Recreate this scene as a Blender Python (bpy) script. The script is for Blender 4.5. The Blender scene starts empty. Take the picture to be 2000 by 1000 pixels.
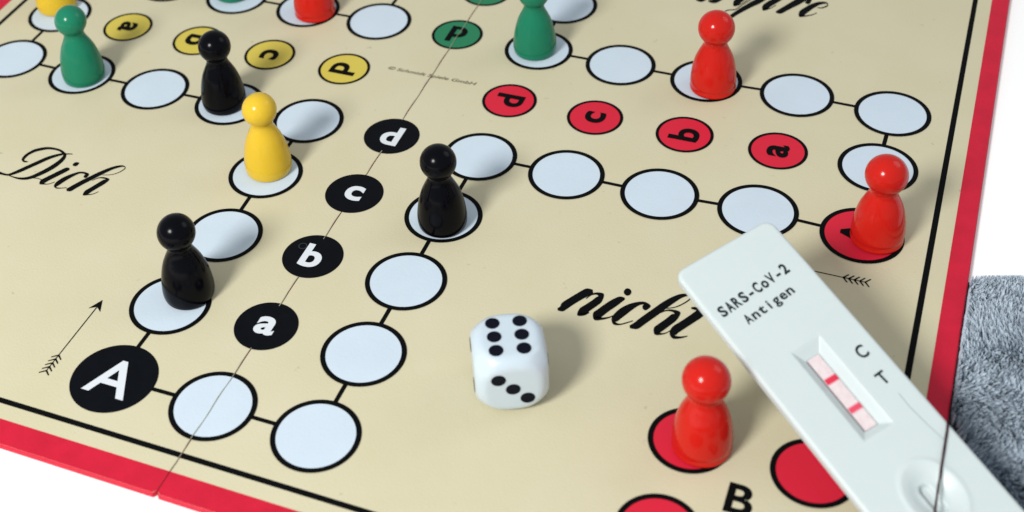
import bpy, bmesh, math, random
import numpy as np
from mathutils import Vector, Matrix, noise

random.seed(7)
U = 0.0275            # metres per board grid step: all lengths below are in grid steps
scene = bpy.context.scene
COL = scene.collection

# ------------------------------------------------------------------ camera
cd = bpy.data.cameras.new("camera")
cam = bpy.data.objects.new("camera", cd)
COL.objects.link(cam)
scene.camera = cam
cam.location = Vector((5.53992, -11.88432, 9.67490)) * U
cam.rotation_euler = (0.9378725, 0.0664179, 0.3888053)
cd.sensor_width = 36.0
cd.lens = 36.0 * 2785.34 / 2000.0
cd.shift_x = (1000.0 - 827.97) / 2000.0
cd.shift_y = (152.87 - 500.0) / 2000.0
cd.clip_start = 0.01
cd.clip_end = 50.0
cd.dof.use_dof = True
cd.dof.focus_distance = 14.3 * U
cd.dof.aperture_fstop = 16.0

# ------------------------------------------------------------------ light
world = bpy.data.worlds.new("World")
scene.world = world
world.use_nodes = True
wb = world.node_tree.nodes["Background"]
wb.inputs["Color"].default_value = (0.93, 0.97, 1.0, 1)
wb.inputs["Strength"].default_value = 0.50

def area(name, loc, target, size, power, col):
    l = bpy.data.lights.new(name, 'AREA')
    l.shape = 'DISK'
    l.size = size * U
    l.energy = power
    l.color = col
    o = bpy.data.objects.new(name, l)
    COL.objects.link(o)
    o.location = Vector(loc) * U
    d = (Vector(target) - Vector(loc))
    o.rotation_euler = d.to_track_quat('-Z', 'Y').to_euler()
    return o

area("key_lamp", (-6.0, -26.0, 21.5), (0.5, -1.5, 0), 8.4, 8.9, (1.0, 0.985, 0.95))

area("added_fill", (26.0, 19.0, 27.0), (1.0, -1.0, 0), 22.0, 1.6, (0.95, 0.98, 1.0))  # added soft fill, to cast a shade band left of the cassette

scene.view_settings.view_transform = 'Standard'
scene.view_settings.look = 'None'
scene.view_settings.exposure = 0.0
scene.view_settings.gamma = 1.0

# ------------------------------------------------------------------ materials
MATS = {}
def mat(name, col, rough=0.5, spec=0.5, coat=0.0, var=0.0, vscale=60.0, bump=0.0, bscale=400.0, col2=None, sss=0.0):
    if name in MATS:
        return MATS[name]
    m = bpy.data.materials.new(name)
    m.use_nodes = True
    nt = m.node_tree
    b = nt.nodes["Principled BSDF"]
    b.inputs["Base Color"].default_value = (*col, 1)
    b.inputs["Roughness"].default_value = rough
    b.inputs["Specular IOR Level"].default_value = spec
    b.inputs["Coat Weight"].default_value = coat
    b.inputs["Coat Roughness"].default_value = 0.08
    if sss > 0:
        b.inputs["Subsurface Weight"].default_value = sss
        b.inputs["Subsurface Radius"].default_value = (0.002, 0.0016, 0.0014)
        b.inputs["Subsurface Scale"].default_value = 1.0
    tc = nt.nodes.new("ShaderNodeTexCoord")
    geo = nt.nodes.new("ShaderNodeNewGeometry")
    if var > 0 or col2 is not None:
        n = nt.nodes.new("ShaderNodeTexNoise")
        n.inputs["Scale"].default_value = vscale
        n.inputs["Detail"].default_value = 6.0
        n.inputs["Roughness"].default_value = 0.6
        nt.links.new(geo.outputs["Position"], n.inputs["Vector"])
        r = nt.nodes.new("ShaderNodeValToRGB")
        c2 = col2 if col2 is not None else tuple(c * (1 - var) for c in col)
        r.color_ramp.elements[0].position = 0.3
        r.color_ramp.elements[1].position = 0.7
        r.color_ramp.elements[0].color = (*c2, 1)
        r.color_ramp.elements[1].color = (*col, 1)
        nt.links.new(n.outputs["Fac"], r.inputs["Fac"])
        nt.links.new(r.outputs["Color"], b.inputs["Base Color"])
        rr = nt.nodes.new("ShaderNodeMapRange")
        rr.inputs["To Min"].default_value = max(0.0, rough - 0.06)
        rr.inputs["To Max"].default_value = min(1.0, rough + 0.06)
        nt.links.new(n.outputs["Fac"], rr.inputs["Value"])
        nt.links.new(rr.outputs["Result"], b.inputs["Roughness"])
    if bump > 0:
        n2 = nt.nodes.new("ShaderNodeTexNoise")
        n2.inputs["Scale"].default_value = bscale
        n2.inputs["Detail"].default_value = 3.0
        nt.links.new(geo.outputs["Position"], n2.inputs["Vector"])
        bp = nt.nodes.new("ShaderNodeBump")
        bp.inputs["Strength"].default_value = bump
        bp.inputs["Distance"].default_value = 0.0003
        nt.links.new(n2.outputs["Fac"], bp.inputs["Height"])
        nt.links.new(bp.outputs["Normal"], b.inputs["Normal"])
    MATS[name] = m
    return m

BEIGE = mat("printed_beige_paper", (0.572, 0.532, 0.378), 0.5, 0.2, var=0.045, vscale=28, bump=0.2, bscale=1500, col2=(0.545, 0.502, 0.338))
def specks(m, dark):
    nt = m.node_tree; b = nt.nodes["Principled BSDF"]
    src = b.inputs["Base Color"].links[0].from_socket
    geo = nt.nodes.new("ShaderNodeNewGeometry")
    n = nt.nodes.new("ShaderNodeTexNoise"); n.inputs["Scale"].default_value = 330; n.inputs["Detail"].default_value = 2
    n2 = nt.nodes.new("ShaderNodeTexNoise"); n2.inputs["Scale"].default_value = 35; n2.inputs["Detail"].default_value = 3
    nt.links.new(geo.outputs["Position"], n.inputs["Vector"]); nt.links.new(geo.outputs["Position"], n2.inputs["Vector"])
    r = nt.nodes.new("ShaderNodeMapRange"); r.inputs["From Min"].default_value = 0.70; r.inputs["From Max"].default_value = 0.76
    nt.links.new(n.outputs["Fac"], r.inputs["Value"])
    r2 = nt.nodes.new("ShaderNodeMapRange"); r2.inputs["From Min"].default_value = 0.45; r2.inputs["From Max"].default_value = 0.65
    r2.inputs["To Max"].default_value = 0.55
    nt.links.new(n2.outputs["Fac"], r2.inputs["Value"])
    mu = nt.nodes.new("ShaderNodeMath"); mu.operation = 'MULTIPLY'
    nt.links.new(r.outputs["Result"], mu.inputs[0]); nt.links.new(r2.outputs["Result"], mu.inputs[1])
    mx = nt.nodes.new("ShaderNodeMix"); mx.data_type = 'RGBA'
    nt.links.new(mu.outputs[0], mx.inputs["Factor"])
    nt.links.new(src, mx.inputs[6]); mx.inputs[7].default_value = (*dark, 1)
    nt.links.new(mx.outputs[2], b.inputs["Base Color"])
specks(BEIGE, (0.27, 0.25, 0.18))
REDP = mat("printed_red_border", (0.57, 0.013, 0.040), 0.45, 0.15, var=0.16, vscale=130, bump=0.25, bscale=1200)
WHITEP = mat("printed_pale_blue", (0.54, 0.635, 0.72), 0.4, 0.2, var=0.05, vscale=70, bump=0.15, bscale=1200)
INK = mat("printed_black_ink", (0.0026, 0.003, 0.0034), 0.6, 0.045)
INKB = mat("printed_black_disc", (0.0028, 0.0038, 0.006), 0.55, 0.06, var=0.3, vscale=300)
REDF = mat("printed_red_field", (0.60, 0.017, 0.042), 0.45, 0.15, var=0.05, vscale=40)
YELF = mat("printed_yellow_field", (0.58, 0.47, 0.08), 0.45, 0.15, var=0.04, vscale=40)
GRNF = mat("printed_green_field", (0.02, 0.185, 0.085), 0.45, 0.15, var=0.05, vscale=40)
LETW = mat("printed_white_letter", (0.62, 0.66, 0.70), 0.45, 0.25)
CREASE = mat("fold_crease", (0.32, 0.31, 0.235), 0.8, 0.1, var=0.2, vscale=300)
SMALLT = mat("printed_grey_text", (0.11, 0.105, 0.07), 0.5, 0.2)

# ------------------------------------------------------------------ helpers
def tag(o, label=None, cat=None, group=None, kind=None):
    if label: o["label"] = label
    if cat: o["category"] = cat
    if group: o["group"] = group
    if kind: o["kind"] = kind
    return o

def link(name, me, parent=None, m=None):
    o = bpy.data.objects.new(name, me)
    COL.objects.link(o)
    if m is not None and me is not None and len(me.materials) == 0:
        me.materials.append(m)
    if parent is not None:
        o.parent = parent
    return o

def mesh(name, vs, fs, m=None, smooth=False, M=None):
    me = bpy.data.meshes.new(name)
    if M is not None:
        vs = [M @ Vector(v) for v in vs]
    me.from_pydata([(v[0] * U, v[1] * U, v[2] * U) for v in vs], [], fs)
    me.update()
    if smooth:
        me.polygons.foreach_set("use_smooth", [True] * len(me.polygons))
    if m is not None:
        me.materials.append(m)
    return me

def disc_me(name, r, m, n=72):
    vs = [(r * math.cos(2 * math.pi * i / n), r * math.sin(2 * math.pi * i / n), 0) for i in range(n)]
    return mesh(name, vs, [list(range(n))], m)

def ring_me(name, r0, r1, m, n=72):
    vs = []
    for i in range(n):
        a = 2 * math.pi * i / n
        vs += [(r0 * math.cos(a), r0 * math.sin(a), 0), (r1 * math.cos(a), r1 * math.sin(a), 0)]
    fs = [[2 * i, 2 * i + 1, (2 * i + 3) % (2 * n), (2 * i + 2) % (2 * n)] for i in range(n)]
    return mesh(name, vs, fs, m)

def lathe(name, prof, m, n=56, close=False):
    vs, fs = [], []
    for r, z in prof:
        for i in range(n):
            a = 2 * math.pi * i / n
            vs.append((r * math.cos(a), r * math.sin(a), z))
    for k in range(len(prof) - 1):
        for i in range(n):
            j = (i + 1) % n
            fs.append([k * n + i, k * n + j, (k + 1) * n + j, (k + 1) * n + i])
    fs.append(list(reversed(range(n))))
    fs.append([(len(prof) - 1) * n + i for i in range(n)])
    return mesh(name, vs, fs, m, smooth=True)

GLYPH = {}
def glyph(s, bold):
    """outline of a string in the built-in font, filled and flat; baseline at 0, left edge at 0"""
    k = (s, bold)
    if k not in GLYPH:
        c = bpy.data.curves.new("t", 'FONT')
        c.body = s
        c.size = 1.0
        c.offset = bold
        c.resolution_u = 6
        o = bpy.data.objects.new("t", c)
        COL.objects.link(o)
        bpy.context.view_layer.update()
        me = bpy.data.meshes.new_from_object(o.evaluated_get(bpy.context.evaluated_depsgraph_get()))
        vs = [(v.co.x, v.co.y) for v in me.vertices]
        fs = [list(p.vertices) for p in me.polygons]
        bpy.data.objects.remove(o)
        bpy.data.meshes.remove(me)
        bpy.data.curves.remove(c)
        x0 = min(v[0] for v in vs)
        GLYPH[k] = ([(x - x0, y) for x, y in vs], fs)
    return GLYPH[k]

def text_me(name, s, h, m, bold=0.02, sx=1.0, shear=0.0, center=True):
    """h = height of a capital letter"""
    vs, fs = glyph(s, bold)
    k = h / 0.70
    xs = [v[0] for v in vs]; ys = [v[1] for v in vs]
    cx = (min(xs) + max(xs)) / 2 if center else 0
    cy = (min(ys) + max(ys)) / 2 if center else 0
    out = [((x - cx) * k * sx + (y - cy) * k * shear, (y - cy) * k, 0) for x, y in vs]
    return mesh(name, out, fs, m)

def put(name, me, parent, x, y, z, rz=0):
    o = link(name, me, parent)
    o.location = (x * U, y * U, z * U)
    o.rotation_euler = (0, 0, rz)
    return o

def strip(name, pts, w, m, z=0.0):
    """flat polyline band"""
    vs, fs = [], []
    for i, p in enumerate(pts):
        a = Vector(pts[max(i - 1, 0)]); b = Vector(pts[min(i + 1, len(pts) - 1)])
        t = (b - a).normalized(); n = Vector((-t.y, t.x)) * w / 2
        vs += [(p[0] + n.x, p[1] + n.y, z), (p[0] - n.x, p[1] - n.y, z)]
    for i in range(len(pts) - 1):
        fs.append([2 * i, 2 * i + 1, 2 * i + 3, 2 * i + 2])
    return vs, fs

# ------------------------------------------------------------------ white backdrop and rug
ZT = -0.06
me = mesh("white_backdrop", [(-400, -400, ZT), (400, -400, ZT), (400, 400, ZT), (-400, 400, ZT)], [[0, 1, 2, 3]],
          mat("white_background", (0.96, 0.96, 0.96), 0.9, 0.1))
tag(link("white_backdrop", me), kind="structure")  # added plane standing in for the blank cut-out white around the board

E1 = Vector((0.949, 0.316, 0)); E2 = Vector((0.316, -0.949, 0))
CORN = Vector((6.02, -1.30, 0)) - E1 * 4.7
def rug_xy(a, b):
    p = CORN + E1 * a + E2 * b
    return p.x, p.y
rug = bpy.data.objects.new("rug", None)
COL.objects.link(rug)
rug.location = (7.5 * U, -4 * U, ZT * U)
tag(rug, "blue-grey shaggy rug showing at the right beside and beneath the red-edged board", "rug")
RW, RD = 16.0, 11.0
def pt(a, b, z):
    x, y = rug_xy(a, b)
    return (x - 7.5, y + 4, z)
cs = [(0, 0), (RW, 0), (RW, RD), (0, RD)]
vs = [pt(a, b, 0.002) for a, b in cs] + [pt(a, b, 0.006) for a, b in cs]
fs = [[0, 1, 2, 3], [7, 6, 5, 4], [0, 4, 5, 1], [1, 5, 6, 2], [2, 6, 7, 3], [3, 7, 4, 0]]
link("backing", mesh("backing", vs, fs, mat("rug_backing", (0.05, 0.06, 0.075), 0.9, 0.1)), rug)
RUGM = mat("rug_pile", (0.49, 0.57, 0.65), 0.85, 0.03, vscale=120, col2=(0.43, 0.505, 0.58))
rv, rf = [], []
step = 0.075
na, nb = int(8.0 / step), int(9.0 / step)
rnd = random.random
for ia in range(na):
    for ib in range(nb):
        a = 4.2 + (ia + rnd()) * step; b = (ib + rnd()) * step
        x, y = rug_xy(a, b)
        if (x < 6.0 and y > -6.0) or x > 9.3 or y < -7.6 or x < 3:
            continue
        nx = noise.noise(Vector((x * 1.9, y * 1.9, 1.3))); ny = noise.noise(Vector((x * 1.9, y * 1.9, 7.7)))
        lean = Vector((nx, ny)) * 0.25 + Vector((rnd() - .5, rnd() - .5)) * 0.16
        H = 0.095 + 0.035 * rnd() + 0.035 * noise.noise(Vector((x * 2.3, y * 2.3, 4)))
        cx, cy = x + lean.x * 0.4, y + lean.y * 0.4
        for k in range(30):
            an = rnd() * 6.283; rr = 0.085 * math.sqrt(rnd())
            rx, ry = x + rr * math.cos(an), y + rr * math.sin(an)
            f = 0.65 + 0.6 * rnd()
            tx, ty = cx + rr * f * math.cos(an), cy + rr * f * math.sin(an)
            db = max(0.0, 0.03 - (Vector((rx, ry, 0)) - CORN).dot(E2)); rx += E2.x * db; ry += E2.y * db
            db = max(0.0, 0.0 - (Vector((tx, ty, 0)) - CORN).dot(E2)); tx += E2.x * db; ty += E2.y * db
            hh = H * (0.8 + 0.3 * rnd())
            if b < 0.18: hh = 0.085 + 0.012 * rnd()
            if ty > -6.05 and ry > -6.05:
                rx = max(rx, 6.035); tx = max(tx, 6.03 + 0.02 * rnd())
            else:
                ry = min(ry, -6.05); ty = min(ty, -6.04)
            w = 0.010 + 0.006 * rnd()
            wa = rnd() * 6.283; wx, wy = w * math.cos(wa), w * math.sin(wa)
            mx, my = rx * 0.45 + tx * 0.55, ry * 0.45 + ty * 0.55
            mz = hh * 0.62
            mx = rx + (tx - rx) * 0.4; my = ry + (ty - ry) * 0.4
            i0 = len(rv)
            for px, py, pz, q in ((rx, ry, 0.004, 1.0), (mx, my, mz, 0.95), (tx, ty, hh, 0.35)):
                rv.append((px - 7.5 + wx * q, py + 4 + wy * q, pz)); rv.append((px - 7.5 - wx * q, py + 4 - wy * q, pz))
            rf.append([i0, i0 + 1, i0 + 3, i0 + 2]); rf.append([i0 + 2, i0 + 3, i0 + 5, i0 + 4])
pile = link("pile", mesh("pile", rv, rf, RUGM, smooth=True), rug)
tag(pile, kind="stuff")

# ------------------------------------------------------------------ board
board = bpy.data.objects.new("game_board", None)
COL.objects.link(board)
tag(board, "beige folding game board with red border, printed circles and script words", "game board")
TH = 0.05
def panel(s):
    g = 0.005
    P = [(g, -5.965), (0.028, -6.0), (6.01, -6.0), (6.01, 6.0), (0.028, 6.0), (g, 5.965)]
    P = [(s * x, y) for x, y in P]
    if s < 0: P = P[::-1]
    n = len(P)
    cx, cy = s * 3.0, 0
    vs = []
    e = 0.012
    ins = [(x - math.copysign(e, x) if abs(x) > 5 else x, y - math.copysign(e, y) if abs(y) > 5.95 else y) for x, y in P]
    vs += [(x, y, 0) for x, y in ins] + [(x, y, -e) for x, y in P] + [(x, y, -TH) for x, y in P]
    fs = [list(range(n))]
    for k in range(2):
        for i in range(n):
            j = (i + 1) % n
            fs.append([k * n + j, k * n + i, (k + 1) * n + i, (k + 1) * n + j])
    fs.append([2 * n + i for i in reversed(range(n))])
    me = mesh("board_panel", vs, fs, BEIGE)
    me.materials.append(REDP)
    for p in me.polygons[1:]:
        p.material_index = 1
    o = link("board_panel", me, board)
    # red border printed along the panel's three outer edges
    g = 0.005; R = 5.815; RB = 5.75; E = 5.998; EB = 5.988
    A = [(g, -5.955), (0.033, -EB), (E, -EB), (E, EB), (0.033, EB), (g, 5.955)]
    B = [(g, -RB), (0.033, -RB), (R, -RB), (R, RB), (0.033, RB), (g, RB)]
    vs = [(s * x, y, 0.002) for x, y in A] + [(s * x, y, 0.002) for x, y in B]
    fs = [[i, i + 1, i + 7, i + 6] for i in range(5)]
    if s < 0: fs = [f[::-1] for f in fs]
    link("red_border", mesh("red_border", vs, fs, REDP), o)
    # black frame line
    X, Y, w = 5.634, 5.57, 0.028
    A = [(g, -Y - w), (X + w, -Y - w), (X + w, Y + w), (g, Y + w)]
    B = [(g, -Y + w), (X - w, -Y + w), (X - w, Y - w), (g, Y - w)]
    vs = [(s * x, y, 0.002) for x, y in A] + [(s * x, y, 0.002) for x, y in B]
    fs = [[i, i + 1, i + 5, i + 4] for i in range(3)]
    if s < 0: fs = [f[::-1] for f in fs]
    link("frame_line", mesh("frame_line", vs, fs, INK), o)
panel(-1); panel(1)
vs, fs = strip("hinge", [(0, -5.92), (0, 5.92)], 0.02, None, -0.02)
link("hinge", mesh("hinge", vs, fs, CREASE), board)

# circle positions measured on the board (the print is a little uneven)
MEAS = {(-1,-5):(-1.027,-5.007),(0,-5):(-0.002,-4.996),(1,-5):(1.013,-4.995),(-1,-4):(-1.014,-4.021),(-1,-3):(-0.999,-2.983),(-1,-2):(-1.033,-1.993),(-1,-1):(-1.002,-1.021),(-2,-1):(-2.010,-1.011),(-3,-1):(-2.990,-1.019),(-4,-1):(-3.998,-1.023),(-5,-1):(-4.993,-1.000),(-4,0):(-3.998,0.008),(-2,0):(-2.010,-0.003),(-1,0):(-1.031,-0.006),(0,-1):(0.001,-0.991),(0,-2):(0.006,-1.988),(0,-3):(0.007,-2.982),(0,-4):(0.002,-3.976),(0,1):(-0.016,1.034),(1,-4):(1.016,-3.997),(1,-3):(1.021,-3.007),(1,-2):(1.020,-2.026),(1,-1):(1.041,-1.028),(2,-1):(2.003,-1.028),(3,-1):(2.995,-1.031),(4,-1):(3.982,-0.981),(5,-1):(4.996,-1.027),(1,0):(1.015,-0.010),(2,0):(2.009,-0.019),(3,0):(3.002,-0.016),(4,0):(3.987,0.007),(5,0):(4.995,0.041),(5,1):(5.014,0.997),(4,1):(3.995,1.024),(3,1):(2.996,0.993),(2,1):(2.004,1.007),(1,1):(1.014,1.014),(-1,1):(-1.038,1.023)}
def gp(a, b):
    return MEAS.get((a, b), (a * (1.015 if abs(a) == 1 else 1), b * (1.015 if abs(b) == 1 else 1)))

track = [(-1, y) for y in range(-5, 0)] + [(x, -1) for x in range(-2, -6, -1)] + [(-5, 0)] + [(x, 1) for x in range(-5, 0)] + \
        [(-1, y) for y in range(2, 6)] + [(0, 5)] + [(1, y) for y in range(5, 0, -1)] + [(x, 1) for x in range(2, 6)] + [(5, 0)] + \
        [(x, -1) for x in range(5, 0, -1)] + [(1, y) for y in range(-2, -6, -1)] + [(0, -5)]
RO, RI, HO, HI = 0.398, 0.350, 0.306, 0.273
d_big = disc_me("track_field", RO - 0.02, WHITEP)
r_big = ring_me("ring", RI, RO, INK)
d_home = {k: disc_me("home_field", HO - 0.01, m) for k, m in (("red", REDF), ("yellow", YELF), ("green", GRNF))}
d_homeb = disc_me("home_field", HO, INKB)
r_home = ring_me("ring", HI, HO, INK)
d_start = {k: disc_me("start_field", RO - 0.02, m) for k, m in (("red", REDF), ("yellow", YELF), ("green", GRNF))}
d_startb = disc_me("start_field", RO + 0.008, INKB)
d_wait = {k: disc_me("waiting_field", 0.335, m) for k, m in (("red", REDF), ("yellow", YELF), ("green", GRNF))}
d_waitb = disc_me("waiting_field", 0.350, INKB)
r_wait = ring_me("ring", 0.302, 0.350, INK)
starts = {(-1, -5): "black", (5, -1): "red", (1, 5): "green", (-5, 1): "yellow"}
ROT = {"black": 0, "red": math.pi / 2, "green": math.pi, "yellow": -math.pi / 2}
capA = text_me("letter", "A", 0.40, INK, 0.012, sx=1.08)
capAw = text_me("letter", "A", 0.41, LETW, 0.012, sx=1.08)
for (a, b) in track:
    x, y = gp(a, b)
    if (a, b) in starts:
        c = starts[(a, b)]
        if c == "black":
            o = put("start_field", d_startb, board, x, y, 0.004)
            put("letter", capAw, o, 0.0, 0.0, 0.004)
        else:
            o = put("start_field", d_start[c], board, x, y, 0.004)
            put("ring", r_big, o, 0, 0, 0.002)
            put("letter", capA, o, 0, 0, 0.004, ROT[c])
        o["label"] = c + " start circle with the capital letter A"
    else:
        o = put("track_field", d_big, board, x, y, 0.004)
        put("ring", r_big, o, 0, 0, 0.002)
# connecting lines between neighbouring track circles
for i in range(len(track)):
    (a, b), (c, d) = track[i], track[(i + 1) % len(track)]
    p = Vector(gp(a, b)); q = Vector(gp(c, d))
    t = (q - p).normalized()
    vs, fs = strip("connector", [p + t * (RO - 0.012), q - t * (RO - 0.012)], 0.043, None, 0.0025)
    link("connector", mesh("connector", vs, fs, INK), board)
# home columns with the letters a to d
for c, (dx, dy) in (("black", (0, -1)), ("red", (1, 0)), ("green", (0, 1)), ("yellow", (-1, 0))):
    for k, ch in ((4, "a"), (3, "b"), (2, "c"), (1, "d")):
        x, y = gp(dx * k, dy * k)
        o = put("home_field", d_homeb if c == "black" else d_home[c], board, x, y, 0.004)
        o["label"] = "%s home circle with the letter %s" % (c, ch)
        if c != "black":
            put("ring", r_home, o, 0, 0, 0.002)
        if (c, ch) not in GLYPH:
            GLYPH[(c, ch)] = text_me("letter", ch, 0.30, LETW if c == "black" else INK, 0.030, sx=1.08)
        put("letter", GLYPH[(c, ch)], o, 0, 0, 0.004, ROT[c])
vm = ring_me("ring_mark", 0.036, 0.044, mat("faint_ring_mark", (0.035, 0.04, 0.05), 0.6, 0.1), 28)
put("ring_mark", vm, board, -0.150, -2.885, 0.0105)
# the waiting circles in the corners, each set with its capital letter
for c, sx_, sy_, L in (("red", 1, -1, "B"), ("black", -1, -1, "B"), ("green", 1, 1, "B"), ("yellow", -1, 1, "B")):
    for hx, hy in ((4.034, 3.999), (5.059, 3.998), (4.010, 4.955), (5.05, 4.97)):
        if c == "black":
            o = put("waiting_field", d_waitb, board, sx_ * hx, sy_ * hy, 0.004)
        else:
            o = put("waiting_field", d_wait[c], board, sx_ * hx, sy_ * hy, 0.004)
            put("ring", r_wait, o, 0, 0, 0.002)
        o["label"] = "%s waiting circle in the corner of the board" % c
    o = put("letter", text_me("letter", "B", 0.285, INK, 0.024, sx=1.05), board, sx_ * 4.555, sy_ * 4.455, 0.004, 0 if sy_ < 0 else math.pi)

# fold crease running over the prints
vs, fs = [], []
N = 164
for i in range(N + 1):
    y = -5.74 + 11.48 * i / N
    w = 0.0034 + 0.0014 * math.sin(i * 1.7) * math.sin(i * 0.63)
    dx = 0.004 * math.sin(i * 0.9)
    vs += [(dx - w, y, 0.0105), (dx + w, y, 0.0105)]
for i in range(N):
    yc = -5.74 + 11.48 * (i + 0.5) / N
    if any(abs(yc + k) < 0.29 for k in (1, 2, 3, 4)):
        continue
    fs.append([2 * i, 2 * i + 1, 2 * i + 3, 2 * i + 2])
link("fold_crease", mesh("fold_crease", vs, fs, CREASE), board)

# arrows
def arrow(x, y, rz):
    vs, fs = [], []
    def poly(ps):
        i = len(vs); vs.extend([(p[0], p[1], 0) for p in ps]); fs.append(list(range(i, i + len(ps))))
    poly([(-0.005, 0.0), (0.005, 0.0), (0.006, 0.85), (-0.006, 0.85)])
    poly([(0, 0.955), (-0.072, 0.812), (-0.006, 0.852)]); poly([(0, 0.955), (0.006, 0.852), (0.068, 0.806)]); poly([(0, .955), (-.006, .852), (.006, .852)])
    for k in range(5):
        yy = 0.205 - 0.05 * k
        for s in (-1, 1):
            poly([(0, yy + 0.008), (0, yy - 0.014), (s * 0.052, yy - 0.052), (s * 0.056, yy - 0.040)])
    me = mesh("arrow", vs, fs, INK)
    put("arrow", me, board, x, y, 0.003, rz)
arrow(-1.682, -5.135, 0)
arrow(5.125, -1.66, math.pi / 2)
arrow(1.67, 5.13, math.pi)
arrow(-5.12, 1.67, -math.pi / 2)

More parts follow.
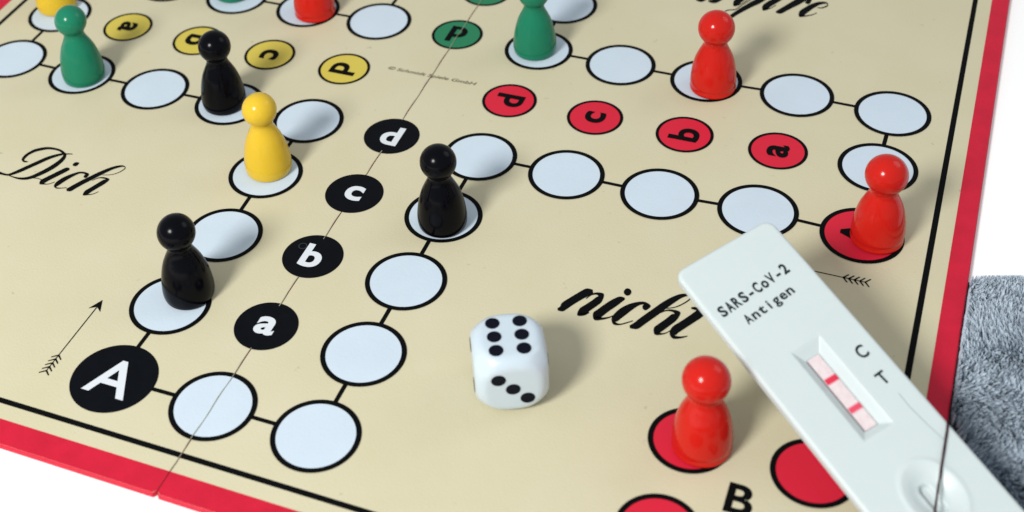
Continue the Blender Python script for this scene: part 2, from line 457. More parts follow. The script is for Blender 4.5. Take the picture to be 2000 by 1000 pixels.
# script words: control points are (x, y, half-width vector)
WORDS = {
'Dich': [
  [(-3.2483,-2.3487,-0.0032,0.005),(-3.3145,-2.3673,-0.0055,0.0079),(-3.3675,-2.3926,-0.0111,0.0131),(-3.4338,-2.4499,-0.0153,0.0159),(-3.4822,-2.5074,-0.0188,0.0174),(-3.5237,-2.5744,-0.0201,0.0176),(-3.565,-2.6412,-0.0201,0.0174),(-3.6061,-2.7077,-0.0201,0.0173),(-3.647,-2.7739,-0.019,0.0167),(-3.6912,-2.835,-0.0149,0.0141),(-3.7332,-2.8743,-0.0095,0.0121),(-3.7913,-2.8789,-0.0072,0.0137),(-3.8374,-2.876,-0.0069,0.0166),(-3.8976,-2.8659,-0.0055,0.0145)],
  [(-3.7206,-2.8796,0.0024,-0.0058),(-3.6538,-2.8873,0.0036,-0.0078),(-3.5836,-2.8881,0.0075,-0.0126),(-3.5107,-2.8681,0.0125,-0.0156),(-3.4552,-2.8236,0.0171,-0.0166),(-3.4032,-2.7486,0.0215,-0.0186),(-3.3576,-2.6636,0.024,-0.0192),(-3.326,-2.5827,0.0256,-0.0184),(-3.3085,-2.5058,0.0242,-0.015),(-3.3056,-2.4391,0.0224,-0.0094),(-3.3211,-2.3899,0.0135,0.0058),(-3.3626,-2.3608,0.0,0.0151),(-3.4223,-2.3373,-0.0045,0.0141),(-3.496,-2.3327,-0.0076,0.0144),(-3.5755,-2.3457,-0.0112,0.016),(-3.6392,-2.3818,-0.0147,0.0169),(-3.6946,-2.4299,-0.0163,0.0154),(-3.7287,-2.4954,-0.0166,0.0121),(-3.7375,-2.5586,-0.018,0.0092),(-3.7278,-2.6036,-0.0139,-0.0028),(-3.6962,-2.6235,0.0045,-0.0119),(-3.6531,-2.6157,0.0031,-0.005)],
  [(-3.135,-2.5771,-0.0094,0.0108),(-3.1605,-2.597,-0.0217,0.0204),(-3.2003,-2.666,-0.0242,0.0206),(-3.2386,-2.7366,-0.0242,0.0203),(-3.2767,-2.8069,-0.0254,0.0205),(-3.3,-2.8605,-0.0268,0.0199),(-3.3058,-2.8832,-0.0006,-0.0124),(-3.2593,-2.882,0.0042,-0.0067),(-3.2044,-2.8621,0.003,-0.0035),(-3.1663,-2.8176,0.0034,-0.0033)],
  [(-3.4439,-2.8397,0.0025,-0.0038),(-3.3853,-2.8244,0.0026,-0.0049),(-3.3124,-2.83,0.0017,-0.0039)],
  [(-3.1385,-2.511,0.0054,-0.0064),(-3.1219,-2.4997,0.0181,-0.0192),(-3.1083,-2.4811,0.0205,-0.0202),(-3.0896,-2.4597,0.0059,-0.006)],
  [(-2.9015,-2.6517,0.0063,-0.0049),(-2.8933,-2.6317,0.0205,-0.0134),(-2.8914,-2.6021,0.0124,0.0123),(-2.9354,-2.587,-0.0055,0.0129),(-2.988,-2.598,-0.0087,0.0111),(-3.0286,-2.6402,-0.0145,0.0138),(-3.0704,-2.7059,-0.0213,0.0181),(-3.1018,-2.7738,-0.0256,0.0192),(-3.119,-2.8369,-0.0245,0.0149),(-3.1177,-2.8765,-0.0143,-0.0012),(-3.0878,-2.8954,0.0033,-0.0077),(-3.0376,-2.8815,0.0029,-0.0042),(-2.9862,-2.857,0.0027,-0.0037)],
  [(-2.7265,-2.555,0.0019,-0.0029),(-2.6313,-2.5186,0.0025,-0.0032),(-2.5714,-2.4529,0.0034,-0.0031),(-2.5487,-2.3813,0.0046,-0.0019),(-2.5811,-2.3565,-0.0026,0.008),(-2.6235,-2.37,-0.0093,0.0121),(-2.6787,-2.4171,-0.0137,0.0146),(-2.7245,-2.4786,-0.0178,0.0168),(-2.7749,-2.5589,-0.0216,0.0193),(-2.8258,-2.6505,-0.0226,0.0196),(-2.8725,-2.7346,-0.0237,0.0199),(-2.9119,-2.8159,-0.0248,0.0199),(-2.9357,-2.8691,-0.0236,0.0217),(-2.9643,-2.8897,-0.0112,0.0131)],
  [(-2.7861,-2.6724,0.0025,-0.0024),(-2.7408,-2.6117,0.0038,-0.0044),(-2.6847,-2.5937,0.005,-0.0098),(-2.634,-2.6005,-0.0175,-0.0056),(-2.6481,-2.651,-0.024,0.0183),(-2.6812,-2.7302,-0.0238,0.0187),(-2.7141,-2.809,-0.0238,0.0183),(-2.7352,-2.8667,-0.0251,0.0178),(-2.7405,-2.8943,-0.0033,-0.0124),(-2.7049,-2.8873,0.0039,-0.0055),(-2.65,-2.8561,0.0031,-0.0033),(-2.6158,-2.8056,0.0025,-0.0023)]],
'nicht': [
  [(2.7591,-2.5748,-0.0066,0.0158),(2.7142,-2.6005,-0.0199,0.0313),(2.657,-2.6836,-0.0233,0.0282),(2.607,-2.7639,-0.0241,0.0268),(2.564,-2.8415,-0.0262,0.0245),(2.5491,-2.8884,-0.0161,0.0208),(2.5168,-2.9045,-0.0045,0.011)],
  [(2.7258,-2.6872,0.0032,-0.0033),(2.7587,-2.6231,0.0039,-0.0055),(2.8021,-2.5926,0.0032,-0.0117),(2.8453,-2.5995,-0.0163,-0.0177),(2.8441,-2.6582,-0.0255,0.0154),(2.8179,-2.7197,-0.0234,0.0235),(2.7744,-2.7972,-0.0235,0.025),(2.7389,-2.8633,-0.0248,0.0242),(2.7242,-2.8994,-0.0085,-0.0158),(2.7662,-2.8915,0.0044,-0.0098),(2.8052,-2.8494,0.0031,-0.0047)],
  [(3.0684,-2.5727,-0.0039,0.0091),(3.0339,-2.5947,-0.0153,0.0242),(2.9922,-2.6561,-0.023,0.0273),(2.9429,-2.7407,-0.0252,0.0267),(2.9059,-2.8155,-0.0264,0.026),(2.8783,-2.8713,-0.0273,0.019),(2.8801,-2.9017,-0.0005,-0.0188),(2.9422,-2.888,0.0038,-0.011),(2.9977,-2.8519,0.0031,-0.0059),(3.0309,-2.8149,0.0025,-0.0039)],
  [(3.0362,-2.4931,0.0028,-0.0098),(3.0518,-2.4878,0.0086,-0.0303),(3.0688,-2.4821,0.0102,-0.0361),(3.0892,-2.4754,0.0082,-0.0293),(3.1028,-2.4709,0.0027,-0.0098)],
  [(3.254,-2.6312,0.0038,-0.0112),(3.2767,-2.6204,0.0132,-0.0291),(3.2999,-2.5981,0.0168,0.0056),(3.2637,-2.5726,-0.0009,0.0128),(3.2107,-2.5935,-0.0074,0.0159),(3.154,-2.6543,-0.0172,0.0241),(3.103,-2.7338,-0.0253,0.0273),(3.067,-2.8131,-0.0263,0.0209),(3.0539,-2.8689,-0.023,0.0053),(3.0652,-2.908,-0.0034,-0.0138),(3.1157,-2.9062,0.0021,-0.0064),(3.1696,-2.8657,0.0026,-0.005),(3.2162,-2.8245,0.0022,-0.0041)],
  [(3.4686,-2.5749,0.0014,-0.0036),(3.5438,-2.5289,0.0021,-0.0043),(3.5998,-2.4632,0.0032,-0.0044),(3.6402,-2.392,0.0039,-0.003),(3.6374,-2.3508,0.0028,0.0053),(3.6002,-2.3474,-0.0029,0.0117),(3.5499,-2.38,-0.0101,0.0185),(3.495,-2.4511,-0.017,0.0226),(3.4385,-2.5433,-0.0216,0.0247),(3.3851,-2.6443,-0.0231,0.0251),(3.3362,-2.7329,-0.0231,0.0249),(3.293,-2.8139,-0.0232,0.0245),(3.2594,-2.876,-0.0179,0.0274),(3.2104,-2.9078,-0.0057,0.013)],
  [(3.4289,-2.6452,0.0019,-0.0032),(3.4748,-2.5988,0.0024,-0.0063),(3.5293,-2.5856,0.0009,-0.0117),(3.5764,-2.6008,-0.0176,-0.0134),(3.5618,-2.657,-0.024,0.02),(3.5246,-2.7359,-0.0231,0.0237),(3.4809,-2.8165,-0.0234,0.0247),(3.4524,-2.8715,-0.0241,0.0167),(3.454,-2.9042,-0.0043,-0.0172),(3.5032,-2.9015,0.0023,-0.0082),(3.545,-2.8704,0.0023,-0.0039),(3.5707,-2.8317,0.0022,-0.0027)],
  [(3.8435,-2.3972,-0.0203,0.0224),(3.8039,-2.4728,-0.0233,0.0251),(3.7601,-2.5596,-0.0247,0.0275),(3.7047,-2.6549,-0.0229,0.0271),(3.6539,-2.738,-0.0228,0.027),(3.6088,-2.8137,-0.0262,0.0216),(3.6021,-2.8711,-0.0227,-0.0007),(3.6173,-2.9029,-0.0006,-0.0158),(3.6771,-2.8876,0.0027,-0.009),(3.7319,-2.8522,0.0014,-0.0034)],
  [(3.6808,-2.4986,0.0013,-0.0078),(3.7152,-2.4922,0.0013,-0.0148),(3.7952,-2.4964,0.001,-0.0147),(3.8946,-2.4939,0.0009,-0.0118)]],
'ärgere': [
  [(3.3218,2.969,-0.0254,0.0412),(3.2316,2.7743,-0.0245,0.0424),(3.1618,2.6661,-0.0212,0.0401),(3.0872,2.5397,-0.0198,0.0347),(3.0218,2.4168,-0.0174,0.0283),(2.9843,2.3371,-0.0167,0.0267),(2.9265,2.2264,-0.0105,0.0196),(2.8687,2.1584,-0.0043,0.0189),(2.8235,2.1956,0.0055,-0.001),(2.8546,2.3412,0.0042,-0.0053),(2.9125,2.4531,0.0034,-0.008),(2.9955,2.495,0.0035,-0.0079),(3.0593,2.6269,0.0038,-0.0062),(3.1639,2.8335,0.0038,-0.0064)],
  [(3.0797,2.8798,-0.0235,0.0376),(3.003,2.7155,-0.0264,0.0395),(2.9712,2.6271,-0.0281,0.0345),(2.9621,2.5841,0.0015,-0.0214),(3.0245,2.6166,0.0032,-0.0072),(3.0905,2.7413,0.003,-0.0052)],
  [(3.5143,3.0256,-0.0222,0.0383),(3.4213,2.8392,-0.0233,0.0411),(3.3596,2.7334,-0.0244,0.0416),(3.3155,2.6334,-0.0246,0.0316),(3.3109,2.5888,0.0023,-0.0214),(3.3799,2.6317,0.0029,-0.0073),(3.4354,2.721,0.0031,-0.006)],
  [(3.7932,3.1078,-0.025,0.0453),(3.6845,2.8995,-0.026,0.0479),(3.615,2.783,-0.0227,0.0434),(3.553,2.6781,-0.0206,0.0392),(3.5082,2.6045,-0.0167,0.04),(3.4642,2.5742,-0.0047,0.0155)],
  [(3.9089,2.8095,0.0008,-0.0066),(3.9617,2.8166,0.0026,-0.0094),(4.0132,2.8836,0.0057,-0.0067),(3.9955,2.9356,-0.0002,0.0133),(3.919,2.9078,-0.0084,0.028),(3.8446,2.8164,-0.018,0.038),(3.7906,2.7143,-0.0238,0.0398),(3.7526,2.6259,-0.0262,0.0338),(3.7438,2.5756,-0.0039,-0.0184),(3.7961,2.5844,0.0025,-0.0111),(3.8762,2.6372,0.0025,-0.0075),(3.9202,2.6928,0.0024,-0.0056)],
  [(3.7525,2.8758,0.0032,-0.0129),(3.7855,2.8944,0.0153,-0.0355),(3.804,2.9435,0.0088,0.0161),(3.7447,2.9698,0.0006,0.0164)],
  [(2.8157,2.8021,-0.024,0.0375),(2.7403,2.6379,-0.0235,0.0409),(2.6954,2.5893,-0.0092,0.0323),(2.6477,2.5927,-0.0021,0.0167)],
  [(2.6292,2.7114,-0.0202,0.0314),(2.5666,2.5776,-0.0133,0.0294),(2.5031,2.5676,-0.0027,0.0133)]]}

def word_mesh(strokes, fat):
    vs, fs = [], []
    z = 0.003
    for st in strokes:
        P = [np.array(p, float) for p in st]
        i0 = len(vs); n = 0
        for i in range(len(P) - 1):
            p0, p1, p2, p3 = P[max(i - 1, 0)], P[i], P[i + 1], P[min(i + 2, len(P) - 1)]
            for k in range(5 if i < len(P) - 2 else 6):
                t = k / 5.0
                q = 0.5 * ((2 * p1) + (-p0 + p2) * t + (2 * p0 - 5 * p1 + 4 * p2 - p3) * t * t + (-p0 + 3 * p1 - 3 * p2 + p3) * t ** 3)
                vs.append((q[0] + fat * q[2], q[1] + fat * q[3], z)); vs.append((q[0] - fat * q[2], q[1] - fat * q[3], z)); n += 1
        for k in range(n - 1):
            fs.append([i0 + 2 * k, i0 + 2 * k + 1, i0 + 2 * k + 3, i0 + 2 * k + 2])
        z += 0.0002
    return vs, fs
for wname, strokes in WORDS.items():
    vs, fs = word_mesh(strokes, 1.3 if wname == "nicht" else 1.15)
    o = link("script_word", mesh("script_word", vs, fs, INK), board)
    o["label"] = "large black script word " + wname
# the small line of print in the middle
tm = text_me("small_print", "\u00a9 Schmidt Spiele GmbH", 0.056, SMALLT, 0.012, sx=1.0, shear=0.2)
xs = [v.co.x for v in tm.vertices]
k = 1.09 * U / (max(xs) - min(xs))
for v in tm.vertices: v.co.x *= k
put("small_print", tm, board, 0.0, 0.165, 0.003)

# ------------------------------------------------------------------ pawns
def gloss(name, col, rough, coat, spec=0.5, var=0.08):
    return mat(name, col, rough, spec, coat, var=var, vscale=90, bump=0.05, bscale=260)
PM = {"red": gloss("red_lacquer", (0.53, 0.012, 0.007), 0.17, 0.0, 0.22),
      "black": gloss("black_lacquer", (0.0014, 0.0016, 0.0034), 0.18, 0.0, 0.10, 0.3),
      "yellow": gloss("yellow_lacquer", (0.67, 0.44, 0.028), 0.17, 0.0, 0.25),
      "green": gloss("green_lacquer", (0.010, 0.180, 0.098), 0.18, 0.0, 0.2)}
def smooth_prof(pts, n=6):
    out = []
    for i in range(len(pts) - 1):
        p0, p1, p2, p3 = [np.array(pts[min(max(j, 0), len(pts) - 1)]) for j in (i - 1, i, i + 1, i + 2)]
        for k in range(n):
            t = k / n
            out.append(tuple(0.5 * ((2 * p1) + (-p0 + p2) * t + (2 * p0 - 5 * p1 + 4 * p2 - p3) * t * t + (-p0 + 3 * p1 - 3 * p2 + p3) * t ** 3)))
    out.append(pts[-1])
    return out
PROF_A = [(0.225, 0.0), (0.240, 0.012), (0.250, 0.06), (0.250, 0.13), (0.240, 0.22), (0.222, 0.32), (0.194, 0.42), (0.160, 0.50), (0.132, 0.56), (0.118, 0.605), (0.118, 0.64), (0.13, 0.66)]
PROF_B = [(0.226, 0.0), (0.246, 0.008), (0.252, 0.030), (0.248, 0.05), (0.247, 0.075), (0.252, 0.11), (0.246, 0.20), (0.232, 0.30), (0.208, 0.40), (0.176, 0.48), (0.148, 0.54), (0.130, 0.585), (0.128, 0.62), (0.14, 0.65)]
BODY, HEAD = {}, {}
def sphere_prof(r, zc, n=28):
    return [(max(r * math.sin(math.pi * (1 - k / n)), 1e-4), zc + r * math.cos(math.pi * (1 - k / n))) for k in range(n + 1)]
def pawn_meshes(col, var):
    k = (col, var)
    if k not in BODY:
        BODY[k] = lathe("body", smooth_prof(PROF_A if var == 0 else PROF_B), PM[col])
        HEAD[k] = lathe("head", sphere_prof(0.182 if var == 0 else 0.198, 0.795), PM[col])
    return BODY[k], HEAD[k]
GRP = "pawns standing on the board"
def pawn(col, var, x, y, label, rz=0.0):
    e = bpy.data.objects.new("pawn", None)
    COL.objects.link(e)
    e.location = (x * U, y * U, 0.0115 * U)
    e.rotation_euler = (0, 0, rz)
    b, h = pawn_meshes(col, var)
    link("body", b, e); link("head", h, e)
    tag(e, label, "pawn", GRP)
    return e
pawn("black", 0, -0.904, -3.832, "black pawn on the circle directly above the black A circle, nearest the lower left")
pawn("black", 0, 1.056, -2.130, "black pawn right of the black c circle, on the right-hand column of the near arm")
pawn("black", 0, -2.054, -1.029, "black pawn hiding the yellow b circle, just behind the yellow pawn")
pawn("yellow", 0, -1.032, -1.909, "yellow pawn standing whole in view in front of a black pawn")
pawn("green", 0, -3.930, -1.062, "green pawn at upper left, in front of the cropped yellow pawn")
pawn("yellow", 0, -5.127, 0.139, "yellow pawn at top left corner, its head cut off by the top of the picture")
pawn("green", 0, -3.076, 1.066, "green pawn at the top edge, only its foot in view")
pawn("red", 1, -1.872, 0.962, "red pawn cropped by the top edge, left of the empty circle at top centre")
pawn("green", 0, 0.975, 1.000, "green pawn with its head cropped, right of the green d circle")
pawn("red", 1, 3.094, 0.891, "red pawn below the last word, between two empty circles in the far right row")
pawn("red", 1, 5.134, -1.028, "red pawn on the red start circle near the right border")
pawn("red", 1, 4.141, -4.022, "largest red pawn, in the waiting circle between the die and the test cassette")

# ------------------------------------------------------------------ die
DA, DR = 0.640, 0.10
die = bpy.data.objects.new("die", None)
COL.objects.link(die)
die.location = (2.4109 * U, -3.9278 * U, 0.001 * U)
die.rotation_euler = (0, 0, 0.45145)
tag(die, "white rounded die showing six black pips on top and three in front", "die")
h = DA / 2
n = 22
vs, fs = [], []
for ax in range(3):
    for s in (-1, 1):
        i0 = len(vs)
        for i in range(n + 1):
            for j in range(n + 1):
                u, v = -h + DA * i / n, -h + DA * j / n
                p = [0, 0, 0]; p[ax] = s * h; p[(ax + 1) % 3] = u; p[(ax + 2) % 3] = v
                p = Vector(p)
                q = Vector([max(-(h - DR), min(h - DR, c)) for c in p])
                d = p - q
                p = q + d.normalized() * DR if d.length > 1e-6 else p
                R0, k_ = 0.422, 0.03
                Lp = p.length
                e_ = Lp - R0
                Lp2 = Lp if e_ < -k_ else (R0 if e_ > k_ else Lp - (e_ + k_) ** 2 / (4 * k_))
                p = p * (Lp2 / Lp)
                vs.append((p.x, p.y, p.z + h))
        for i in range(n):
            for j in range(n):
                f = [i0 + i * (n + 1) + j, i0 + (i + 1) * (n + 1) + j, i0 + (i + 1) * (n + 1) + j + 1, i0 + i * (n + 1) + j + 1]
                fs.append(f if s > 0 else f[::-1])
bm = bmesh.new()
me = mesh("cube_body", vs, fs, mat("die_plastic", (0.53, 0.62, 0.69), 0.25, 0.5, coat=0.2, var=0.03, vscale=80, sss=0.35), smooth=True)
bm.from_mesh(me); bmesh.ops.remove_doubles(bm, verts=bm.verts, dist=1e-6); bm.to_mesh(me); bm.free()
link("cube_body", me, die)
PIP = lathe("pip", [(0.0635, -0.004), (0.0635, 0.0005), (0.060, 0.0022), (0.040, -0.0), (0.001, -0.001)], mat("pip_paint", (0.003, 0.004, 0.010), 0.45, 0.08), n=28)
def pips(F, pts):
    for u, v in pts:
        o = link("pip", PIP, die)
        M = F @ Matrix.Translation(Vector((u, v, h + 0.002)) * U)
        o.matrix_local = Matrix.Translation((0, 0, h * U)) @ M
I4 = Matrix.Identity(4)
RX = lambda a: Matrix.Rotation(a, 4, 'X')
RY = lambda a: Matrix.Rotation(a, 4, 'Y')
gc, gr = 0.1188, 0.1586
pips(I4, [(sx_ * gc, k * gr) for sx_ in (-1, 1) for k in (-1, 0, 1)])
g = 0.122
pips(RX(math.pi / 2), [(-g, g), (0, 0), (g, -g)])
pips(RX(-math.pi / 2), [(-g, g), (g, g), (-g, -g), (g, -g)])
pips(RY(-math.pi / 2), [(g, g), (-g, -g)])
pips(RY(math.pi / 2), [(-g, g), (g, g), (0, 0), (-g, -g), (g, -g)])

# ------------------------------------------------------------------ test cassette
CO = Vector((3.940343, -2.636597, 0.999172))
CA = Vector((0.761220, -0.608227, -0.224951))
CB = Vector((0.645260, 0.744991, 0.169198))
W, L, CT = 1.017041, 3.604645, 0.11
FE = {'slotTL': (1.243, -0.064), 'slotTR': (1.24, 0.069), 'slotBR': (1.959, 0.067), 'slotBL': (1.968, -0.063), 'oTL': (1.177, -0.168), 'oTR': (1.102, 0.164), 'oBR': (2.054, 0.17), 'oBL': (2.087, -0.147), 'Cl': (1.472, -0.009), 'Tl': (1.765, -0.012), 'Cc': (1.431, 0.343), 'Tc': (1.699, 0.333), 'sars0': (0.578, -0.417), 'sars1': (0.521, 0.337), 'sarsT': (0.498, -0.379), 'anti0': (0.743, -0.283), 'anti1': (0.691, 0.235), 'wl': (2.451, -0.189), 'wt': (2.389, 0.171), 'wslot0': (2.528, -0.011), 'wslot1': (2.807, -0.003), 'hair0': (1.866, 0.347), 'hair1': (2.384, 0.384)}
TRACK = [(2.249, 0.514), (2.308, 0.446), (2.417, 0.318), (2.502, 0.218), (2.585, 0.119), (2.67, 0.025), (2.753, -0.069), (2.874, -0.21)]
CN = CA.cross(CB)
cas = bpy.data.objects.new("test_cassette", None)
COL.objects.link(cas)
Mx = Matrix((CA, CB, CN)).transposed().to_4x4()
Mx.translation = CO * U
cas.matrix_world = Mx
tag(cas, "white plastic test cassette with two red lines in its window", "test cassette")
CASM = mat("cassette_plastic", (0.545, 0.615, 0.62), 0.35, 0.4, var=0.02, vscale=60, sss=0.2)
def sst(x):
    x = max(0.0, min(1.0, x)); return x * x * (3 - 2 * x)
s0 = (FE['slotTL'][0] + FE['slotTR'][0]) / 2; s1 = (FE['slotBL'][0] + FE['slotBR'][0]) / 2
t0, t1 = FE['slotTL'][1] - 0.002, FE['slotTR'][1]
S0, S1, T0, T1 = FE['oTR'][0] + 0.02, FE['oBR'][0] - 0.01, FE['oTL'][1] + 0.022, FE['oTR'][1] - 0.012
WS = (FE['wslot0'][0] + FE['wslot1'][0]) / 2 - 0.02; WT_ = 0.025
_x1, _y1 = (FE['wl'][0] - WS) ** 2, (FE['wl'][1] - WT_) ** 2
_x2, _y2 = (FE['wt'][0] - WS) ** 2, (FE['wt'][1] - WT_) ** 2
WB = 0.225; WA = 0.285
SLH = (FE['wslot1'][0] - FE['wslot0'][0]) / 2 - 0.05
def height(s, t):
    z = 0.0
    # window funnel
    if S0 < s < S1 and T0 < t < T1:
        k = min((s - S0) / (s0 - S0), (S1 - s) / (S1 - s1), (t - T0) / (t0 - T0), (T1 - t) / (T1 - t1), 1.0)
        z -= 0.066 * (0.75 * min(1.0, k * 1.02) + 0.25 * sst(k * 1.02))
        if s0 < s < s1 and t0 < t < t1:
            z -= 0.035
    # sample well
    r = math.hypot((s - WS) / WA, (t - WT_) / WB)
    if r < 1.25:
        z += 0.009 * math.exp(-((r - 1.0) / 0.10) ** 2)
        z -= 0.055 * sst((0.95 - r) / 0.6)
        ds = abs(s - WS - 0.02) - SLH; ds = max(ds, 0.0)
        rr = math.hypot(ds, t - 0.012)
        z -= 0.05 * sst((0.055 - rr) / 0.02)
    return z
cr, be = 0.10, 0.035
nS, nT = 430, 124
vs, fs = [], []
def clampc(s, t):
    hs, ht = L / 2 - be, W / 2 - be
    x, y = s - L / 2, t
    r = cr - be
    ox, oy = abs(x) - (hs - r), abs(y) - (ht - r)
    if ox > 0 and oy > 0:
        d = math.hypot(ox, oy); m_ = max(ox, oy)
        k = m_ / d if d > 0 else 1
        x = math.copysign(hs - r + ox * k, x); y = math.copysign(ht - r + oy * k, y)
    return x + L / 2, y
for i in range(nS + 1):
    for j in range(nT + 1):
        s, t = clampc(be + (L - 2 * be) * i / nS, -(W / 2 - be) + (W - 2 * be) * j / nT)
        vs.append((s, t, height(s, t)))
for i in range(nS):
    for j in range(nT):
        a = i * (nT + 1) + j
        fs.append([a, a + nT + 1, a + nT + 2, a + 1])
loop = [i * (nT + 1) for i in range(nS + 1)] + [nS * (nT + 1) + j for j in range(1, nT + 1)] + \
       [i * (nT + 1) + nT for i in range(nS - 1, -1, -1)] + [j for j in range(nT - 1, 0, -1)]
def outward(s, t):
    x, y = s - L / 2, t
    r = cr - be
    ox, oy = max(abs(x) - (L / 2 - be - r), 0), max(abs(y) - (W / 2 - be - r), 0)
    if ox > 0 and oy > 0:
        v = Vector((math.copysign(ox, x), math.copysign(oy, y)))
    elif ox > 0: v = Vector((math.copysign(1, x), 0))
    else: v = Vector((0, math.copysign(1, y)))
    return v.normalized()
base = [(vs[k][0], vs[k][1]) for k in loop]
prev = loop
for off, z in ((be * 0.38, -be * 0.08), (be * 0.71, -be * 0.29), (be * 0.92, -be * 0.62), (be, -be), (be, -CT * 0.5), (be * 0.93, -CT * 0.5 - 0.003), (be * 0.93, -CT * 0.5 - 0.008), (be, -CT * 0.5 - 0.011), (be, -CT + 0.02), (be * 0.4, -CT)):
    cur = []
    for (s, t) in base:
        o_ = outward(s, t)
        cur.append(len(vs)); vs.append((s + o_.x * off, t + o_.y * off, z))
    m_ = len(cur)
    for k in range(m_):
        kk = (k + 1) % m_
        fs.append([prev[kk], prev[k], cur[k], cur[kk]])
    prev = cur
fs.append(prev[::-1])
link("shell", mesh("shell", vs, fs, CASM, smooth=True), cas)
# test strip with its two lines
def quad(name, s0_, s1_, t0_, t1_, z, m_, parent):
    return link(name, mesh(name, [(s0_, t0_, z), (s1_, t0_, z), (s1_, t1_, z), (s0_, t1_, z)], [[0, 1, 2, 3]], m_), parent)
sa, sb, ta, tb = s0 - 0.004, s1 - 0.004, t0 + 0.018, t1 - 0.005
stv = [(sa, ta, -0.071), (sb, ta, -0.071), (sb, tb, -0.071), (sa, tb, -0.071)]
stm = mesh("test_strip", stv + [(x, y, -0.100) for x, y, z in stv], [[0, 1, 2, 3], [4, 5, 1, 0], [5, 6, 2, 1], [6, 7, 3, 2], [7, 4, 0, 3]],
           mat("strip_membrane", (0.70, 0.625, 0.635), 0.8, 0.2, vscale=700, col2=(0.64, 0.52, 0.545)))
stp = link("test_strip", stm, cas)
quad("control_line", FE["Cl"][0] - 0.024, FE["Cl"][0] + 0.024, ta, tb, -0.0695, mat("control_line_red", (0.66, 0.035, 0.075), 0.8, 0.2, var=0.15, vscale=1500), stp)
quad("test_line", FE["Tl"][0] - 0.022, FE["Tl"][0] + 0.022, ta, tb, -0.0695, mat("test_line_red", (0.70, 0.075, 0.13), 0.8, 0.2, var=0.15, vscale=1500), stp)
halo = mat("line_halo", (0.68, 0.34, 0.39), 0.8, 0.2)
quad("line_halo", FE["Cl"][0] - 0.034, FE["Cl"][0] + 0.034, ta, tb, -0.0702, halo, stp)
quad("line_halo", FE["Tl"][0] - 0.032, FE["Tl"][0] + 0.032, ta, tb, -0.0702, halo, stp)
# printed text, letter by letter at even pitch
CINK = mat("cassette_ink", (0.008, 0.014, 0.02), 0.5, 0.2)
def cas_text(name, string, s, t, ds, dt, cap, pitch, bold=0.034, cw=0.062):
    R = Vector((ds, dt, 0)).normalized(); Up = Vector((-R.y, R.x, 0))
    vs, fs = [], []
    for k, ch in enumerate(string):
        gv, gf = glyph(ch, bold)
        w = max(v[0] for v in gv); kk = cap / 0.70
        sx_ = min(1.25, cw / (w * kk)) if ch not in "-i" else 1.0
        c = Vector((s, t, 0.0022)) + R * (pitch * (k + 0.5))
        i0 = len(vs)
        for x, y in gv:
            p = c + R * ((x - w / 2) * kk * sx_) + Up * (y * kk)
            vs.append(p)
        fs += [[i0 + q for q in f] for f in gf]
    return link(name, mesh(name, vs, fs, CINK), cas)
ds, dt = FE['sars1'][0] - FE['sars0'][0], FE['sars1'][1] - FE['sars0'][1]
ln = math.hypot(ds, dt)
cas_text("printed_text", "SARS-CoV-2", FE['sars0'][0], FE['sars0'][1], ds, dt, 0.096, ln / 10.0)
cas_text("printed_text", "Antigen", FE['anti0'][0], FE['anti0'][1], ds, dt, 0.088, ln / 10.0, bold=0.024)
cas_text("printed_letter", "C", FE['Cc'][0] + 0.055, FE['Cc'][1] - 0.045, ds, dt, 0.112, 0.09, bold=0.022, cw=0.088)
cas_text("printed_letter", "T", FE['Tc'][0] + 0.052, FE['Tc'][1] - 0.045, ds, dt, 0.108, 0.09, bold=0.020, cw=0.088)

hp = [(FE['hair0'][0], FE['hair0'][1]), (FE['hair0'][0] + 0.14, FE['hair0'][1] - 0.004), (FE['hair0'][0] + 0.32, FE['hair0'][1] + 0.012), (FE['hair1'][0], FE['hair1'][1])]
vs, fs = strip("mark", hp, 0.0045, None, 0.0022)
link("moulding_line", mesh("moulding_line", vs, fs, mat("faint_line", (0.27, 0.34, 0.35), 0.6, 0.2)), cas)

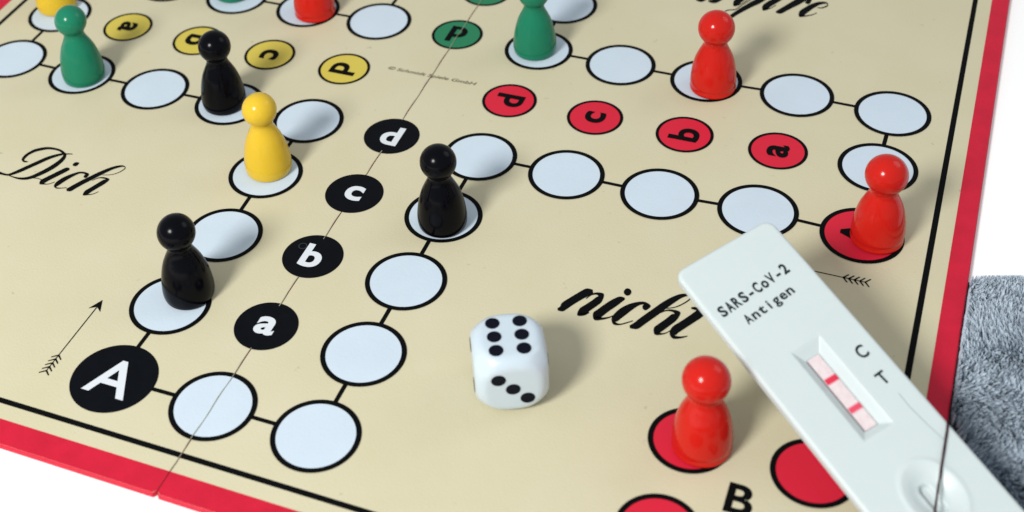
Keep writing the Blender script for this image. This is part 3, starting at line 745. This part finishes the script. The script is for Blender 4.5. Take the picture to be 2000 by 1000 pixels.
# ------------------------------------------------------------------ board edge line drawn over the cassette, built as an added tube
def surf(a, b):
    return 0.008
a0, b0 = TRACK[0]
al, bl = TRACK[-1]
sl = (al - a0) / (bl - b0)
at = lambda b: a0 + (b - b0) * sl
TPTS = [(at(W / 2 + 0.012), W / 2 + 0.016, -0.16), (at(W / 2 + 0.012), W / 2 + 0.014, -0.06), (at(W / 2 - 0.012), W / 2 - 0.012, 0.002)] + \
       [(at(b), b, 0.012) for b in (W / 2 - 0.06, 0.35, 0.2, 0.05, -0.1)]
al, bl = TPTS[-1][:2]
for k in range(1, 4):
    TPTS.append((al + (0.29) * k / 3.3, bl + (-W / 2 - bl) * k / 3.3, 0.006))
TPTS += [(al + 0.30, -W / 2 - 0.012, -0.04), (al + 0.31, -W / 2 - 0.02, -0.16)]
TP = [CO + CA * a + CB * b + CN * (c + 0.004) for a, b, c in TPTS]
sm = []
for i in range(len(TP) - 1):
    p0, p1, p2, p3 = TP[max(i - 1, 0)], TP[i], TP[i + 1], TP[min(i + 2, len(TP) - 1)]
    for k in range(6):
        t = k / 6
        sm.append(0.5 * ((2 * p1) + (-p0 + p2) * t + (2 * p0 - 5 * p1 + 4 * p2 - p3) * t * t + (-p0 + 3 * p1 - 3 * p2 + p3) * t ** 3))
vs, fs = [], []
for i, p in enumerate(sm):
    t = (sm[min(i + 1, len(sm) - 1)] - sm[max(i - 1, 0)]).normalized()
    a = t.cross(CN).normalized(); b = a.cross(t)
    r = 0.0095 + 0.0008 * math.sin(i * 1.3)
    for k in range(8):
        an = k * math.pi / 4
        vs.append(p + a * (r * math.cos(an)) + b * (r * math.sin(an)))
    if i:
        for k in range(8):
            kk = (k + 1) % 8
            fs.append([8 * (i - 1) + k, 8 * (i - 1) + kk, 8 * i + kk, 8 * i + k])
th = link("edge_line", mesh("edge_line", vs, fs, mat("dark_edge_line", (0.035, 0.006, 0.010), 0.7, 0.08), smooth=True))
tag(th, "thin dark maroon line continuing the board edge across the lower end of the test cassette", "edge_line")
